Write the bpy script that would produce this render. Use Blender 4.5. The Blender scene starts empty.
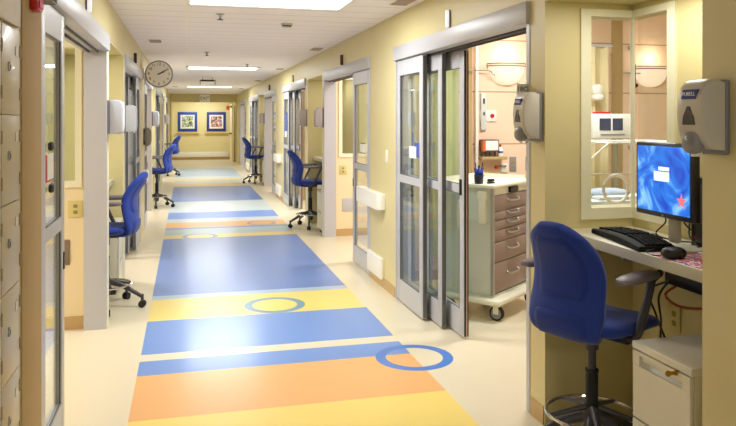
import bpy, bmesh, math, random
from mathutils import Vector, Matrix
random.seed(7)
PI = math.pi
col = bpy.context.scene.collection
XR, XL, ZC, ZH = 1.70, -0.56, 2.38, 2.0      # right wall, left wall, corridor ceiling, door head

# ---------------------------------------------------------------- materials
def lin(c):
    c /= 255.0
    return c/12.92 if c <= .04045 else ((c+.055)/1.055)**2.4
def rgb(r, g, b): return (lin(r), lin(g), lin(b), 1)
MATS = {}
def mat(name, c, rough=.5, metal=0, noise=0, scale=20, spec=.5, coat=0, emis=None, estr=0, bump=0, sheen=0):
    m = bpy.data.materials.new(name); m.use_nodes = True
    nt = m.node_tree; b = nt.nodes['Principled BSDF']
    b.inputs['Base Color'].default_value = rgb(*c)
    b.inputs['Roughness'].default_value = rough
    b.inputs['Metallic'].default_value = metal
    b.inputs['Specular IOR Level'].default_value = spec
    b.inputs['Coat Weight'].default_value = coat
    b.inputs['Sheen Weight'].default_value = sheen
    if emis:
        b.inputs['Emission Color'].default_value = rgb(*emis); b.inputs['Emission Strength'].default_value = estr
    if noise or bump:
        tc = nt.nodes.new('ShaderNodeTexCoord'); n = nt.nodes.new('ShaderNodeTexNoise')
        n.inputs['Scale'].default_value = scale; n.inputs['Detail'].default_value = 4
        nt.links.new(tc.outputs['Object'], n.inputs['Vector'])
        if noise:
            mx = nt.nodes.new('ShaderNodeMix'); mx.data_type = 'RGBA'
            a = [max(0, x-noise) for x in c]; z = [min(255, x+noise) for x in c]
            mx.inputs[6].default_value = rgb(*a); mx.inputs[7].default_value = rgb(*z)
            nt.links.new(n.outputs['Fac'], mx.inputs[0]); nt.links.new(mx.outputs[2], b.inputs['Base Color'])
        if bump:
            bp = nt.nodes.new('ShaderNodeBump'); bp.inputs['Strength'].default_value = bump; bp.inputs['Distance'].default_value = .002
            nt.links.new(n.outputs['Fac'], bp.inputs['Height']); nt.links.new(bp.outputs[0], b.inputs['Normal'])
    MATS[name] = m
    return m
def glass(name, tint=(235, 240, 238), fac=.06):
    m = bpy.data.materials.new(name); m.use_nodes = True; nt = m.node_tree
    nt.nodes.clear(); o = nt.nodes.new('ShaderNodeOutputMaterial')
    tr = nt.nodes.new('ShaderNodeBsdfTransparent'); tr.inputs[0].default_value = rgb(*tint)
    gl = nt.nodes.new('ShaderNodeBsdfGlossy'); gl.inputs['Roughness'].default_value = .02
    fr = nt.nodes.new('ShaderNodeLayerWeight'); fr.inputs[0].default_value = .5
    mx = nt.nodes.new('ShaderNodeMixShader'); pw = nt.nodes.new('ShaderNodeMath'); pw.operation = 'POWER'; pw.inputs[1].default_value = 4.0
    ad = nt.nodes.new('ShaderNodeMath'); ad.operation = 'MULTIPLY_ADD'; ad.inputs[1].default_value = .6; ad.inputs[2].default_value = fac
    nt.links.new(fr.outputs['Facing'], pw.inputs[0]); nt.links.new(pw.outputs[0], ad.inputs[0]); nt.links.new(ad.outputs[0], mx.inputs[0])
    nt.links.new(tr.outputs[0], mx.inputs[1]); nt.links.new(gl.outputs[0], mx.inputs[2]); nt.links.new(mx.outputs[0], o.inputs[0])
    return m
class NT:
    """tiny helper for building math node chains"""
    def __init__(s, nt): s.nt = nt
    def m(s, op, a, b=None, c=None):
        n = s.nt.nodes.new('ShaderNodeMath'); n.operation = op
        for i, v in enumerate((a, b, c)):
            if v is None: continue
            if isinstance(v, (int, float)): n.inputs[i].default_value = v
            else: s.nt.links.new(v, n.inputs[i])
        return n.outputs[0]
    def mix(s, f, a, b):
        n = s.nt.nodes.new('ShaderNodeMix'); n.data_type = 'RGBA'
        for i, v in ((0, f), (6, a), (7, b)):
            if isinstance(v, (int, float, tuple)): n.inputs[i].default_value = v
            else: s.nt.links.new(v, n.inputs[i])
        return n.outputs[2]

wall_m = mat('yellow wall paint', (211, 199, 149), .45, noise=3, scale=3, bump=.05)
cream_m = mat('cream wall paint', (232, 216, 178), .5)
pink_m = None
alu = mat('satin aluminium paint', (190, 191, 198), .4, metal=.1)
white_m = mat('white plastic', (238, 236, 228), .35)
trim_m = mat('cream white window frame', (232, 230, 205), .4)
black_m = mat('black plastic', (18, 18, 20), .35)
dark_m = mat('dark grey plastic', (62, 58, 62), .4)
bead_m = mat('grey glazing bead', (96, 96, 98), .5)
rubber_m = mat('black rubber', (14, 12, 12), .6)
armpad_m = mat('grey arm pad', (122, 112, 118), .45, noise=5)
blue_f = mat('blue woven upholstery', (17, 50, 142), .85, noise=8, scale=180, bump=.4, sheen=.15)
blue_f2 = mat('blue woven upholstery panel', (15, 46, 134), .85, noise=8, scale=180, bump=.4, sheen=.15)
chrome = mat('chrome', (205, 203, 200), .15, metal=1)
lam_m = mat('light desk laminate', (226, 222, 206), .35, noise=3, scale=60)
lamedge_m = mat('grey desk edge', (186, 184, 170), .4)
cab_m = mat('putty enamelled steel', (222, 217, 200), .35)
sock_m = mat('olive grey socket', (150, 138, 96), .5)
gap_m = mat('dark gap', (70, 62, 50), .8)
locker_m = mat('beige locker enamel', (192, 178, 142), .38, coat=.1)
tan_m = mat('tan column laminate', (184, 158, 112), .75, spec=.2)
base_m = mat('tan vinyl base', (190, 160, 110), .45)
bronze_m = mat('brass hinge', (172, 152, 110), .5)
red_m = mat('red plastic', (190, 28, 30), .35)
disp_m = mat('warm grey dispenser shell', (196, 190, 178), .35)
dispw_m = mat('white dispenser shell', (192, 196, 208), .35)
dispb_m = mat('grey dispenser back', (128, 126, 132), .45)
push_m = mat('grey push bar', (140, 138, 140), .4)
darkwin_m = mat('smoked window', (58, 56, 66), .2)
bluelab_m = mat('blue label', (44, 42, 120), .5)
whitet_m = mat('white lettering', (245, 245, 245), .5)
blackt_m = mat('black lettering', (25, 25, 28), .5)
panel_e = mat('light diffuser', (255, 252, 246), .5, emis=(255, 248, 236), estr=3.2)
clockface_m = mat('clock dial', (246, 242, 232), .5)
clockrim_m = mat('clock rim', (152, 148, 140), .4)
grille_m = mat('beige grille', (170, 150, 138), .6)
mint_m = mat('pale mint enamel', (202, 207, 198), .35)
mint2_m = mat('pale blue mint panel', (206, 216, 212), .35)
draw_m = mat('mauve drawer front', (148, 128, 120), .4)
cartw_m = mat('cream cart plastic', (228, 226, 206), .35)
curtain_m = mat('cream curtain cloth', (224, 208, 166), .8, noise=5, scale=40)
curtg_m = mat('pale green curtain cloth', (196, 204, 150), .8, noise=8, scale=30)
steel_m = mat('brushed steel', (176, 176, 172), .3, metal=.7)
plate_y = mat('yellow outlet plate', (210, 198, 132), .4)
plate_w = mat('white outlet plate', (238, 234, 226), .4)
gold_m = mat('brass key', (170, 130, 40), .3, metal=.8)
orange_m = mat('orange plastic', (220, 100, 40), .4)
pink_p = mat('pink paper', (214, 40, 84), .6)
paper_m = mat('white paper', (236, 236, 232), .6)
bluep_m = mat('blue printed paper', (70, 90, 170), .6)
wire_o = mat('orange cable', (150, 70, 20), .5)
mat_fr = mat('light blue mat board', (36, 74, 170), .5)
mat_fr2 = mat('deep blue mat board', (40, 52, 140), .5)
wood_m = mat('light oak ledge', (206, 170, 96), .45, noise=10, scale=8)
sconce_m = mat('frosted sconce glass', (214, 196, 178), .4, emis=(255, 226, 196), estr=.55)
glass_m = glass('clear glass', (246, 250, 248), .025)
glassd_m = glass('door glass', (248, 251, 249), .035)
acryl_m = glass('clear acrylic', (250, 252, 252), .03)
bed_m = mat('white blanket', (226, 226, 230), .8, noise=6, scale=30)

def panelled_pink():
    m = mat('pink wall panel', (236, 208, 182), .45); nt = m.node_tree; N = NT(nt)
    g = nt.nodes.new('ShaderNodeNewGeometry'); s = nt.nodes.new('ShaderNodeSeparateXYZ'); nt.links.new(g.outputs['Position'], s.inputs[0])
    f = None
    for z in (1.265, 1.765, 2.26):
        d = N.m('LESS_THAN', N.m('ABSOLUTE', N.m('SUBTRACT', s.outputs[2], z)), .006)
        f = d if f is None else N.m('MAXIMUM', f, d)
    nt.links.new(N.mix(f, rgb(236, 208, 182), rgb(176, 146, 120)), nt.nodes['Principled BSDF'].inputs['Base Color'])
    return m
pink_m = panelled_pink()

def floor_material():
    m = mat('polished sheet vinyl', (232, 220, 184), .3, coat=.22, spec=.4); nt = m.node_tree; N = NT(nt); b = nt.nodes['Principled BSDF']
    b.inputs['Coat Roughness'].default_value = .16
    g = nt.nodes.new('ShaderNodeNewGeometry'); s = nt.nodes.new('ShaderNodeSeparateXYZ'); nt.links.new(g.outputs['Position'], s.inputs[0])
    x, y = s.outputs[0], s.outputs[1]
    CR = (221, 211, 184); BL = (108, 146, 212); BL2 = (108, 138, 200); LB = (166, 190, 214); YE = (236, 212, 118); OR = (230, 176, 114); PB = (172, 196, 204); PL = (198, 210, 214); PE = (232, 204, 150)
    bands = [(-3, BL), (1.2, CR), (1.4, OR), (2.2, BL), (2.75, YE), (3.585, OR), (4.28, BL), (4.555, CR), (4.668, BL), (5.41, YE), (6.056, LB), (6.246, BL2), (9.17, YE), (9.47, PB), (9.9, BL), (10.04, OR),
             (10.63, PL), (10.95, BL), (11.78, PL), (13.34, BL2), (16.3, PE), (17.0, PL), (17.9, YE), (18.35, PL), (19.1, LB), (22.5, CR)]
    rp = nt.nodes.new('ShaderNodeValToRGB'); cr = rp.color_ramp; cr.interpolation = 'CONSTANT'
    y0, y1 = -3.0, 30.0
    nt.links.new(N.m('DIVIDE', N.m('SUBTRACT', y, y0), y1-y0), rp.inputs[0])
    cr.elements[0].position = 0; cr.elements[0].color = rgb(*bands[0][1])
    cr.elements[1].position = (bands[-1][0]-y0)/(y1-y0); cr.elements[1].color = rgb(*bands[-1][1])
    for p, c in bands[1:-1]:
        e = cr.elements.new((p-y0)/(y1-y0)); e.color = rgb(*c)
    ins = N.m('MULTIPLY', N.m('GREATER_THAN', x, -.283), N.m('LESS_THAN', x, 1.39))
    cm = N.mix(ins, rgb(*CR), rp.outputs[0])
    for cx, cy, ro, ri, c in [(1.392, 4.272, .245, .18, (74, 124, 206)), (.69, 5.755, .245, .18, (112, 152, 172)), (.165, 9.37, .225, .165, (122, 142, 182)), (1.05, 10.37, .21, .165, (150, 150, 180)), (.2, 2.3, .245, .18, (74, 124, 206))]:
        d = N.m('SQRT', N.m('ADD', N.m('POWER', N.m('ABSOLUTE', N.m('SUBTRACT', x, cx)), 2.0), N.m('POWER', N.m('ABSOLUTE', N.m('SUBTRACT', y, cy)), 2.0)))
        cm = N.mix(N.m('MULTIPLY', N.m('LESS_THAN', d, ro), N.m('GREATER_THAN', d, ri)), cm, rgb(*c))
    n = nt.nodes.new('ShaderNodeTexNoise'); n.inputs['Scale'].default_value = 160; n.inputs['Detail'].default_value = 3
    nt.links.new(g.outputs['Position'], n.inputs['Vector'])
    hv = nt.nodes.new('ShaderNodeHueSaturation'); nt.links.new(cm, hv.inputs['Color'])
    nt.links.new(N.m('MULTIPLY_ADD', n.outputs['Fac'], .16, .92), hv.inputs['Value'])
    nt.links.new(hv.outputs[0], b.inputs['Base Color'])
    n2 = nt.nodes.new('ShaderNodeTexNoise'); n2.inputs['Scale'].default_value = 3.0; nt.links.new(g.outputs['Position'], n2.inputs['Vector'])
    bp = nt.nodes.new('ShaderNodeBump'); bp.inputs['Strength'].default_value = .12; bp.inputs['Distance'].default_value = .01
    nt.links.new(n2.outputs['Fac'], bp.inputs['Height']); nt.links.new(bp.outputs[0], b.inputs['Normal']); nt.links.new(bp.outputs[0], b.inputs['Coat Normal'])
    return m
def ceiling_material():
    m = mat('ceiling tile', (247, 240, 240), .8); nt = m.node_tree; N = NT(nt); b = nt.nodes['Principled BSDF']
    g = nt.nodes.new('ShaderNodeNewGeometry'); s = nt.nodes.new('ShaderNodeSeparateXYZ'); nt.links.new(g.outputs['Position'], s.inputs[0])
    fy = N.m('FRACT', N.m('DIVIDE', N.m('ADD', s.outputs[1], 5.8), .31))
    f1 = N.m('LESS_THAN', fy, .035)
    f2 = N.m('LESS_THAN', N.m('ABSOLUTE', N.m('SUBTRACT', s.outputs[0], 0.0)), .008)
    f3 = N.m('LESS_THAN', N.m('ABSOLUTE', N.m('SUBTRACT', s.outputs[0], 1.22)), .008)
    c1 = N.mix(f1, rgb(247, 240, 240), rgb(196, 188, 174))
    c2 = N.mix(N.m('MAXIMUM', f2, f3), c1, rgb(246, 240, 228))
    nt.links.new(c2, b.inputs['Base Color'])
    return m
floor_m = floor_material(); ceil_m = ceiling_material()

def screen_material():
    m = mat('monitor picture', (20, 80, 200), .25); nt = m.node_tree; b = nt.nodes['Principled BSDF']
    tc = nt.nodes.new('ShaderNodeTexCoord'); n = nt.nodes.new('ShaderNodeTexNoise'); n.inputs['Scale'].default_value = 7; n.inputs['Distortion'].default_value = 1.8
    nt.links.new(tc.outputs['Object'], n.inputs['Vector'])
    r = nt.nodes.new('ShaderNodeValToRGB'); nt.links.new(n.outputs['Fac'], r.inputs[0])
    e = r.color_ramp.elements; e[0].position = .3; e[0].color = rgb(10, 60, 190); e[1].position = .75; e[1].color = rgb(150, 215, 250)
    k = r.color_ramp.elements.new(.52); k.color = rgb(24, 120, 228)
    nt.links.new(r.outputs[0], b.inputs['Emission Color']); b.inputs['Emission Strength'].default_value = .85
    b.inputs['Base Color'].default_value = (0, 0, 0, 1)
    return m
screen_m = screen_material()
win_m = mat('dialog window', (200, 215, 245), .4, emis=(215, 225, 248), estr=.8)
star_m = mat('pink flower on screen', (220, 80, 90), .4, emis=(226, 120, 130), estr=.7)

def blotch(name, cols, scale, rough=.5):
    m = mat(name, cols[0], rough); nt = m.node_tree; b = nt.nodes['Principled BSDF']
    tc = nt.nodes.new('ShaderNodeTexCoord'); n = nt.nodes.new('ShaderNodeTexNoise'); n.inputs['Scale'].default_value = scale; n.inputs['Detail'].default_value = 1.5
    nt.links.new(tc.outputs['Object'], n.inputs['Vector'])
    r = nt.nodes.new('ShaderNodeValToRGB'); r.color_ramp.interpolation = 'CONSTANT'; nt.links.new(n.outputs['Fac'], r.inputs[0])
    e = r.color_ramp.elements; e[0].position = 0; e[0].color = rgb(*cols[0]); e[1].position = .62; e[1].color = rgb(*cols[-1])
    for i, c in enumerate(cols[1:-1]):
        k = e.new(.36 + .26*(i+1)/(len(cols)-1)); k.color = rgb(*c)
    nt.links.new(r.outputs[0], b.inputs['Base Color'])
    return m
pad_m = blotch('patterned mouse pad', [(200, 60, 80), (228, 200, 214), (120, 90, 170), (222, 140, 110), (180, 50, 70)], 22)
art1_m = blotch('green and lilac painting', [(120, 150, 70), (220, 226, 240), (90, 80, 110), (206, 214, 96), (224, 228, 244)], 7)
art2_m = blotch('red and orange painting', [(80, 120, 90), (226, 120, 90), (232, 226, 232), (200, 60, 60), (120, 140, 200)], 9)

# ---------------------------------------------------------------- mesh builder
class MB:
    def __init__(s, tf=None):
        s.bm = bmesh.new(); s.tf = tf
    def _add(s, bm2):
        me = bpy.data.meshes.new('t'); bm2.to_mesh(me); bm2.free(); s.bm.from_mesh(me); bpy.data.meshes.remove(me)
    def box(s, x0, x1, y0, y1, z0, z1, bev=0, seg=2, M=None):
        b = bmesh.new(); bmesh.ops.create_cube(b, size=1)
        for v in b.verts:
            v.co = Vector(((x0+x1)/2 + v.co.x*abs(x1-x0), (y0+y1)/2 + v.co.y*abs(y1-y0), (z0+z1)/2 + v.co.z*abs(z1-z0)))
        if bev: bmesh.ops.bevel(b, geom=b.edges[:], offset=bev, segments=seg, affect='EDGES', profile=.5)
        if M is not None: bmesh.ops.transform(b, matrix=M, verts=b.verts)
        s._add(b); return s
    def cyl(s, p0, p1, r0, r1=None, n=20, cap=True):
        r1 = r0 if r1 is None else r1
        p0, p1 = Vector(p0), Vector(p1); d = p1-p0
        b = bmesh.new(); bmesh.ops.create_cone(b, cap_ends=cap, segments=n, radius1=r0, radius2=r1, depth=d.length)
        M = Matrix.Translation((p0+p1)/2) @ d.to_track_quat('Z', 'Y').to_matrix().to_4x4()
        bmesh.ops.transform(b, matrix=M, verts=b.verts); s._add(b); return s
    def lathe(s, prof, n=32, M=None, a0=0, a1=2*PI):
        b = bmesh.new(); rows = []; full = abs(a1-a0-2*PI) < 1e-6; k = n if full else n+1
        for i in range(k):
            a = a0+(a1-a0)*i/n; rows.append([b.verts.new((r*math.cos(a), r*math.sin(a), z)) for r, z in prof])
        for i in range(n):
            A = rows[i]; B = rows[(i+1) % k]
            for j in range(len(prof)-1):
                try: b.faces.new((A[j], B[j], B[j+1], A[j+1]))
                except ValueError: pass
        bmesh.ops.remove_doubles(b, verts=b.verts, dist=1e-6)
        if M is not None: bmesh.ops.transform(b, matrix=M, verts=b.verts)
        s._add(b); return s
    def ell(s, c, r, e=1.0, e2=1.0, nu=24, nv=14, M=None):
        """superellipsoid"""
        b = bmesh.new(); f = lambda w, m: math.copysign(abs(w)**m, w); rows = []
        for j in range(nv+1):
            v = -PI/2 + PI*j/nv; rows.append([])
            for i in range(nu):
                u = 2*PI*i/nu
                rows[-1].append(b.verts.new((c[0]+r[0]*f(math.cos(v), e2)*f(math.cos(u), e), c[1]+r[1]*f(math.cos(v), e2)*f(math.sin(u), e), c[2]+r[2]*f(math.sin(v), e2))))
        for j in range(nv):
            for i in range(nu):
                b.faces.new((rows[j][i], rows[j][(i+1) % nu], rows[j+1][(i+1) % nu], rows[j+1][i]))
        bmesh.ops.remove_doubles(b, verts=b.verts, dist=1e-5)
        if M is not None: bmesh.ops.transform(b, matrix=M, verts=b.verts)
        s._add(b); return s
    def prism(s, pts, a, b_, axis='y', bev=0):
        """polygon of 2D points extruded along an axis: y -> pts are (x,z); x -> (y,z); z -> (x,y)"""
        b = bmesh.new()
        mk = {'y': lambda p, t: (p[0], t, p[1]), 'x': lambda p, t: (t, p[0], p[1]), 'z': lambda p, t: (p[0], p[1], t)}[axis]
        A = [b.verts.new(mk(p, a)) for p in pts]; B = [b.verts.new(mk(p, b_)) for p in pts]; n = len(pts)
        b.faces.new(A); b.faces.new(B[::-1])
        for i in range(n): b.faces.new((A[i], B[i], B[(i+1) % n], A[(i+1) % n]))
        if bev: bmesh.ops.bevel(b, geom=b.edges[:], offset=bev, segments=2, affect='EDGES', profile=.5)
        s._add(b); return s
    def tube(s, pts, r, n=10, closed=False, flat=1.0):
        pts = [Vector(p) for p in pts]; b = bmesh.new(); rings = []; N = len(pts)
        up = Vector((0, 0, 1))
        for i, p in enumerate(pts):
            if closed: d = pts[(i+1) % N]-pts[i-1]
            else: d = pts[min(i+1, N-1)]-pts[max(i-1, 0)]
            d.normalize(); u = up if abs(d.dot(up)) < .95 else Vector((0, 1, 0))
            a = d.cross(u).normalized(); c = a.cross(d).normalized(); rr = r[i] if isinstance(r, (list, tuple)) else r
            rings.append([b.verts.new(p + a*rr*math.cos(2*PI*k/n) + c*rr*flat*math.sin(2*PI*k/n)) for k in range(n)])
        for i in range(N if closed else N-1):
            A, B = rings[i], rings[(i+1) % N]
            for k in range(n): b.faces.new((A[k], A[(k+1) % n], B[(k+1) % n], B[k]))
        if not closed: b.faces.new(rings[0][::-1]); b.faces.new(rings[-1])
        s._add(b); return s
    def build(s, name, m, parent=None, smooth=35, loc=None):
        bm = s.bm
        if s.tf:
            for v in bm.verts: v.co = Vector(s.tf(*v.co))
        bmesh.ops.recalc_face_normals(bm, faces=bm.faces)
        if smooth:
            for f in bm.faces: f.smooth = True
            for e in bm.edges:
                if len(e.link_faces) == 2 and e.calc_face_angle(0) > math.radians(smooth): e.smooth = False
        me = bpy.data.meshes.new(name); bm.to_mesh(me); bm.free()
        me.materials.append(m); o = bpy.data.objects.new(name, me); col.objects.link(o)
        if parent: o.parent = parent
        if loc: o.location = loc
        return o
def spline(pts, n=6):
    P = [Vector(p) for p in pts]; out = []
    for i in range(len(P)-1):
        a, b, c, d = P[max(i-1, 0)], P[i], P[i+1], P[min(i+2, len(P)-1)]
        for k in range(n):
            t = k/n; out.append(.5*((2*b)+(c-a)*t+(2*a-5*b+4*c-d)*t*t+(3*b-a-3*c+d)*t**3))
    return out+[P[-1]]
def tag(o, label=None, cat=None, group=None, kind=None):
    if label: o['label'] = label
    if cat: o['category'] = cat
    if group: o['group'] = group
    if kind: o['kind'] = kind
    return o
def thing(name, label, cat, loc=(0, 0, 0), rotz=0, group=None, kind=None):
    o = bpy.data.objects.new(name, None); col.objects.link(o); o.empty_display_size = .1
    o.location = loc; o.rotation_euler = (0, 0, rotz)
    return tag(o, label, cat, group, kind)
def struct(name, mb, m, **k):
    o = mb.build(name, m, **k); o['kind'] = 'structure'; return o
def kids(o): return [c for c in o.children]
def copy_tree(o, parent=None):
    c = o.copy(); col.objects.link(c)
    if parent: c.parent = parent
    for k in kids(o): copy_tree(k, c)
    return c
def dup(o, loc, rotz, label, group=None):
    c = copy_tree(o); c.location = loc; c.rotation_euler = (0, 0, rotz); c['label'] = label
    if group: c['group'] = group
    return c
def text(s, size, name, m, parent, M, depth=.0006, squash=1):
    cu = bpy.data.curves.new('t', 'FONT'); cu.body = s; cu.size = size; cu.align_x = 'CENTER'; cu.align_y = 'CENTER'; cu.extrude = depth
    t = bpy.data.objects.new('t', cu); col.objects.link(t); bpy.context.view_layer.update()
    me = bpy.data.meshes.new_from_object(t.evaluated_get(bpy.context.evaluated_depsgraph_get()))
    bpy.data.objects.remove(t); bpy.data.curves.remove(cu)
    me.transform(M @ Matrix.Diagonal((squash, 1, 1, 1))); me.materials.clear(); me.materials.append(m)
    o = bpy.data.objects.new(name, me); col.objects.link(o)
    if parent: o.parent = parent
    return o
def facing(nx, ny, at):
    """matrix taking text in XY (reading +X, up +Y) to a vertical plane with outward normal (nx,ny)"""
    n = Vector((nx, ny, 0)).normalized(); up = Vector((0, 0, 1)); x = up.cross(n)
    M = Matrix((x, up, n)).transposed().to_4x4(); M.translation = Vector(at); return M
def rt(x, y, z): return (XR+x, y, z)       # local frame of the right wall: x grows into the rooms
def lt(x, y, z): return (XL-x, y, z)
SIDE = {'right': rt, 'left': lt}

# ---------------------------------------------------------------- shell
Y0, Y1 = -3.0, 28.0
struct('floor', MB().box(-5, 6.2, Y0, Y1, -.1, 0), floor_m, smooth=0)
struct('ceiling', MB().box(XL-.15, XR+.15, Y0, Y1, ZC, ZC+.1), ceil_m, smooth=0)
struct('ceiling', MB().box(XR+.15, 6.2, Y0, Y1, 2.6, 2.7), ceil_m, smooth=0)
struct('ceiling', MB().box(-5, XL-.15, Y0, Y1, 2.6, 2.7), ceil_m, smooth=0)
ALC = {'right': [(2.06, 3.155), (9.05, 10.2), (16.2, 17.3)], 'left': [(5.55, 6.8), (12.3, 13.5), (19.2, 20.35)]}
# door: (y0, y1, style) ; style 'stack' = three telescoped leaves at the far end, 'single' = one leaf at the near end
DOORS = {'right': [(-.7, 1.7, 'stack'), (3.31, 5.72, 'stack'), (6.58, 8.93, 'single'), (10.35, 12.9, 'stack'), (13.95, 16.08, 'single'), (17.45, 20.0, 'stack'), (21.2, 23.6, 'single')],
         'left': [(3.03, 5.42, 'single'), (6.93, 9.2, 'stack'), (10.12, 12.17, 'single'), (13.65, 16.0, 'stack'), (17.0, 19.05, 'single'), (20.5, 22.9, 'stack')]}
for side, tf in SIDE.items():
    op = sorted([(a, b, 2.08) for a, b in ALC[side]]+[(a, b, 2.105) for a, b, _ in DOORS[side]]+([(2.13, 2.672, 2.375)] if side == 'left' else []))
    w = MB(tf); y = Y0
    for a, b, z in op:
        w.box(0, .15, y, a, 0, 2.6); w.box(0, .15, a, b, z, 2.6); y = b
    w.box(0, .15, y, Y1, 0, 2.6)
    struct('wall_'+side, w, wall_m, smooth=0)
    for i, (a, b) in enumerate(ALC[side]):
        q = MB(tf)
        near = (side == 'right' and i == 0)
        if near: q.box(.15, .57, a-.10, a, 0, 2.6)                             # near cheek
        zb0, zb1, xw = 1.06, 2.015, .247
        if near:                                                      # wall with the corner window
            q.box(.15, xw, b, b+.10, 0, 2.6)
            q.box(xw, .57, b, b+.10, 0, zb0); q.box(xw, .57, b, b+.10, zb1, 2.6)
            q.box(.49, .57, a, 2.872, 0, 2.6); q.box(.49, .57, 2.872, b, 0, zb0); q.box(.49, .57, 2.872, b, zb1, 2.6)
        else:
            q.box(.15, .57, b, b+.10, 0, 2.6); q.box(.49, .57, a, b, 0, 2.6)
        q.box(.15, .49, a, b, 2.08, 2.18)                             # soffit
        struct('wall_alcove', q, wall_m, smooth=0)
# room partitions and far walls
def partition(tf, y, x0=.15, m=cream_m, hole=None, th=.1):
    p = MB(tf)
    if hole:
        a, b, z0, z1 = hole
        p.box(x0, a, y, y+th, 0, 2.6); p.box(b, 3.9, y, y+th, 0, 2.6); p.box(a, b, y, y+th, 0, z0); p.box(a, b, y, y+th, z1, 2.6)
    else: p.box(x0, 3.9, y, y+th, 0, 2.6)
    return struct('wall_partition', p, m, smooth=0)
partition(rt, 1.86, .57); partition(rt, 6.3, m=pink_m); partition(rt, 8.95, hole=(.24, 1.0, 1.06, 2.015)); partition(rt, 13.35)
partition(rt, 16.1); partition(rt, 20.5); partition(rt, 24.2)
partition(lt, 2.7); partition(lt, 5.45, .15, hole=(.215, 1.0, 1.06, 2.015)); partition(lt, 9.6); partition(lt, 12.2); partition(lt, 16.4); partition(lt, 19.1); partition(lt, 23.4)
struct('wall_right_far', MB().box(XR+3.9, XR+4.0, Y0, Y1, 0, 2.6), cream_m, smooth=0)
struct('wall_left_far', MB().box(XL-4.0, XL-3.9, Y0, Y1, 0, 2.6), cream_m, smooth=0)
struct('wall_back', MB().box(XL, XR, Y0-.1, Y0, 0, 2.6), wall_m, smooth=0)
struct('wall_end', MB().box(XL-.1, XR+.1, 27.2, 27.3, 0, 2.6), mat('pale yellow paint', (228, 216, 162), .5), smooth=0)
struct('wall_soffit', MB().box(XL, XR, 25.2, 25.35, 2.1, ZC).box(XL, XL+.05, 25.2, 25.35, 0, 2.1).box(XR-.05, XR, 25.2, 25.35, 0, 2.1), wall_m, smooth=0)
# vinyl base of the room partitions seen through the openings
struct('baseboard_right', MB(rt).box(.15, 3.9, 8.935, 8.95, 0, .09).box(.15, 3.9, 6.285, 6.3, 0, .09), base_m, smooth=0)
struct('baseboard_left', MB(lt).box(.15, 3.9, 5.435, 5.45, 0, .09), base_m, smooth=0)
b = MB(rt)
for a, c in [(5.73, 6.57), (12.91, 13.94), (20.01, 21.19), (3.165, 3.3)]: b.box(-.006, 0, a, c, 0, .09)
struct('baseboard_right_corridor', b, base_m, smooth=0)
# corner guards on the alcove and column edges
b = MB(rt)
for a in (9.0, 10.25, 16.15, 17.35): b.box(-.003, 0, a-.05, a+.05, .0, 2.05)
struct('trim_1', b, trim_m, smooth=0)
b = MB(lt)
for a in (5.5, 6.86, 12.24, 13.57, 19.13): b.box(-.003, 0, a-.045, a+.045, .0, 2.05)
struct('trim_2', b, trim_m, smooth=0)
struct('trim_3', MB().box(XR-.004, XR, 1.80, 1.875, .45, 1.22), acryl_m, smooth=0)

# corner window of the near workstation
w = thing('window_1', None, None, kind='structure')
f = MB(rt)
x0, xc, ya, yb = .191, .49, 2.82, 3.155; t = .056
yf = 3.155
f.box(x0, x0+t, yf-.012, yf+.0, 1.004, 2.05).box(x0+t, xc-.012, yf-.012, yf, 1.004, 1.06).box(x0+t, xc-.012, yf-.012, yf, 2.015, 2.05)
f.box(xc-.012, xc, ya, ya+t, 1.004, 2.05).box(xc-.012, xc, ya+t, yf, 1.004, 1.06).box(xc-.012, xc, ya+t, yf, 2.015, 2.05)
f.box(xc-.006, xc+.010, yf-.006, yf+.010, 1.061, 2.014)
f.build('window_frame', trim_m, w, smooth=0)
MB(rt).box(x0+t, xc, yf+.03, yf+.036, 1.06, 2.015).build('glass_pane', glass_m, w, smooth=0)
MB(rt).box(xc+.03, xc+.036, ya+t, yf, 1.06, 2.015).build('glass_pane', glass_m, w, smooth=0)
for k, (tf, y, a) in enumerate([(rt, 8.95, .24), (lt, 5.45, .215)]):
    w = thing('window_%d' % (k+2), None, None, kind='structure')
    MB(tf).box(a-.045, a, y-.015, y, 1.015, 2.06).box(1.0, 1.045, y-.015, y, 1.015, 2.06).box(a, 1.0, y-.015, y, 1.015, 1.06).box(a, 1.0, y-.015, y, 2.015, 2.06).build('window_frame', trim_m, w, smooth=0)
    MB(tf).box(a, 1.0, y+.05, y+.056, 1.06, 2.015).build('glass_pane', glass_m, w, smooth=0)

# ---------------------------------------------------------------- sliding glass doors
def leaf(tf, root, x, ya, yb, end=-1, lab=None):
    """glazed leaf between ya and yb at depth x; end = side of the free edge"""
    s = .075; m = MB(tf)
    m.box(x, x+.036, ya, ya+s, .012, 1.985, .003).box(x, x+.036, yb-s, yb, .012, 1.985, .003)
    m.box(x+.001, x+.035, ya+s, yb-s, 1.86, 1.985).box(x+.001, x+.035, ya+s, yb-s, .99, 1.05).box(x+.001, x+.035, ya+s, yb-s, .012, .185)
    p = m.build('sliding_panel', alu, root, smooth=30)
    for z0, z1 in ((.185, .99), (1.05, 1.86)):
        MB(tf).box(x+.015, x+.021, ya+s, yb-s, z0, z1).build('glass_pane', glassd_m, p, smooth=0)
        MB(tf).box(x+.006, x+.012, ya+s, ya+s+.005, z0, z1).box(x+.006, x+.012, yb-s-.005, yb-s, z0, z1).box(x+.006, x+.012, ya+s, yb-s, z0, z0+.005).box(x+.006, x+.012, ya+s, yb-s, z1-.005, z1).build('glazing_bead', bead_m, p, smooth=0)
    return p
n = 0
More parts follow.
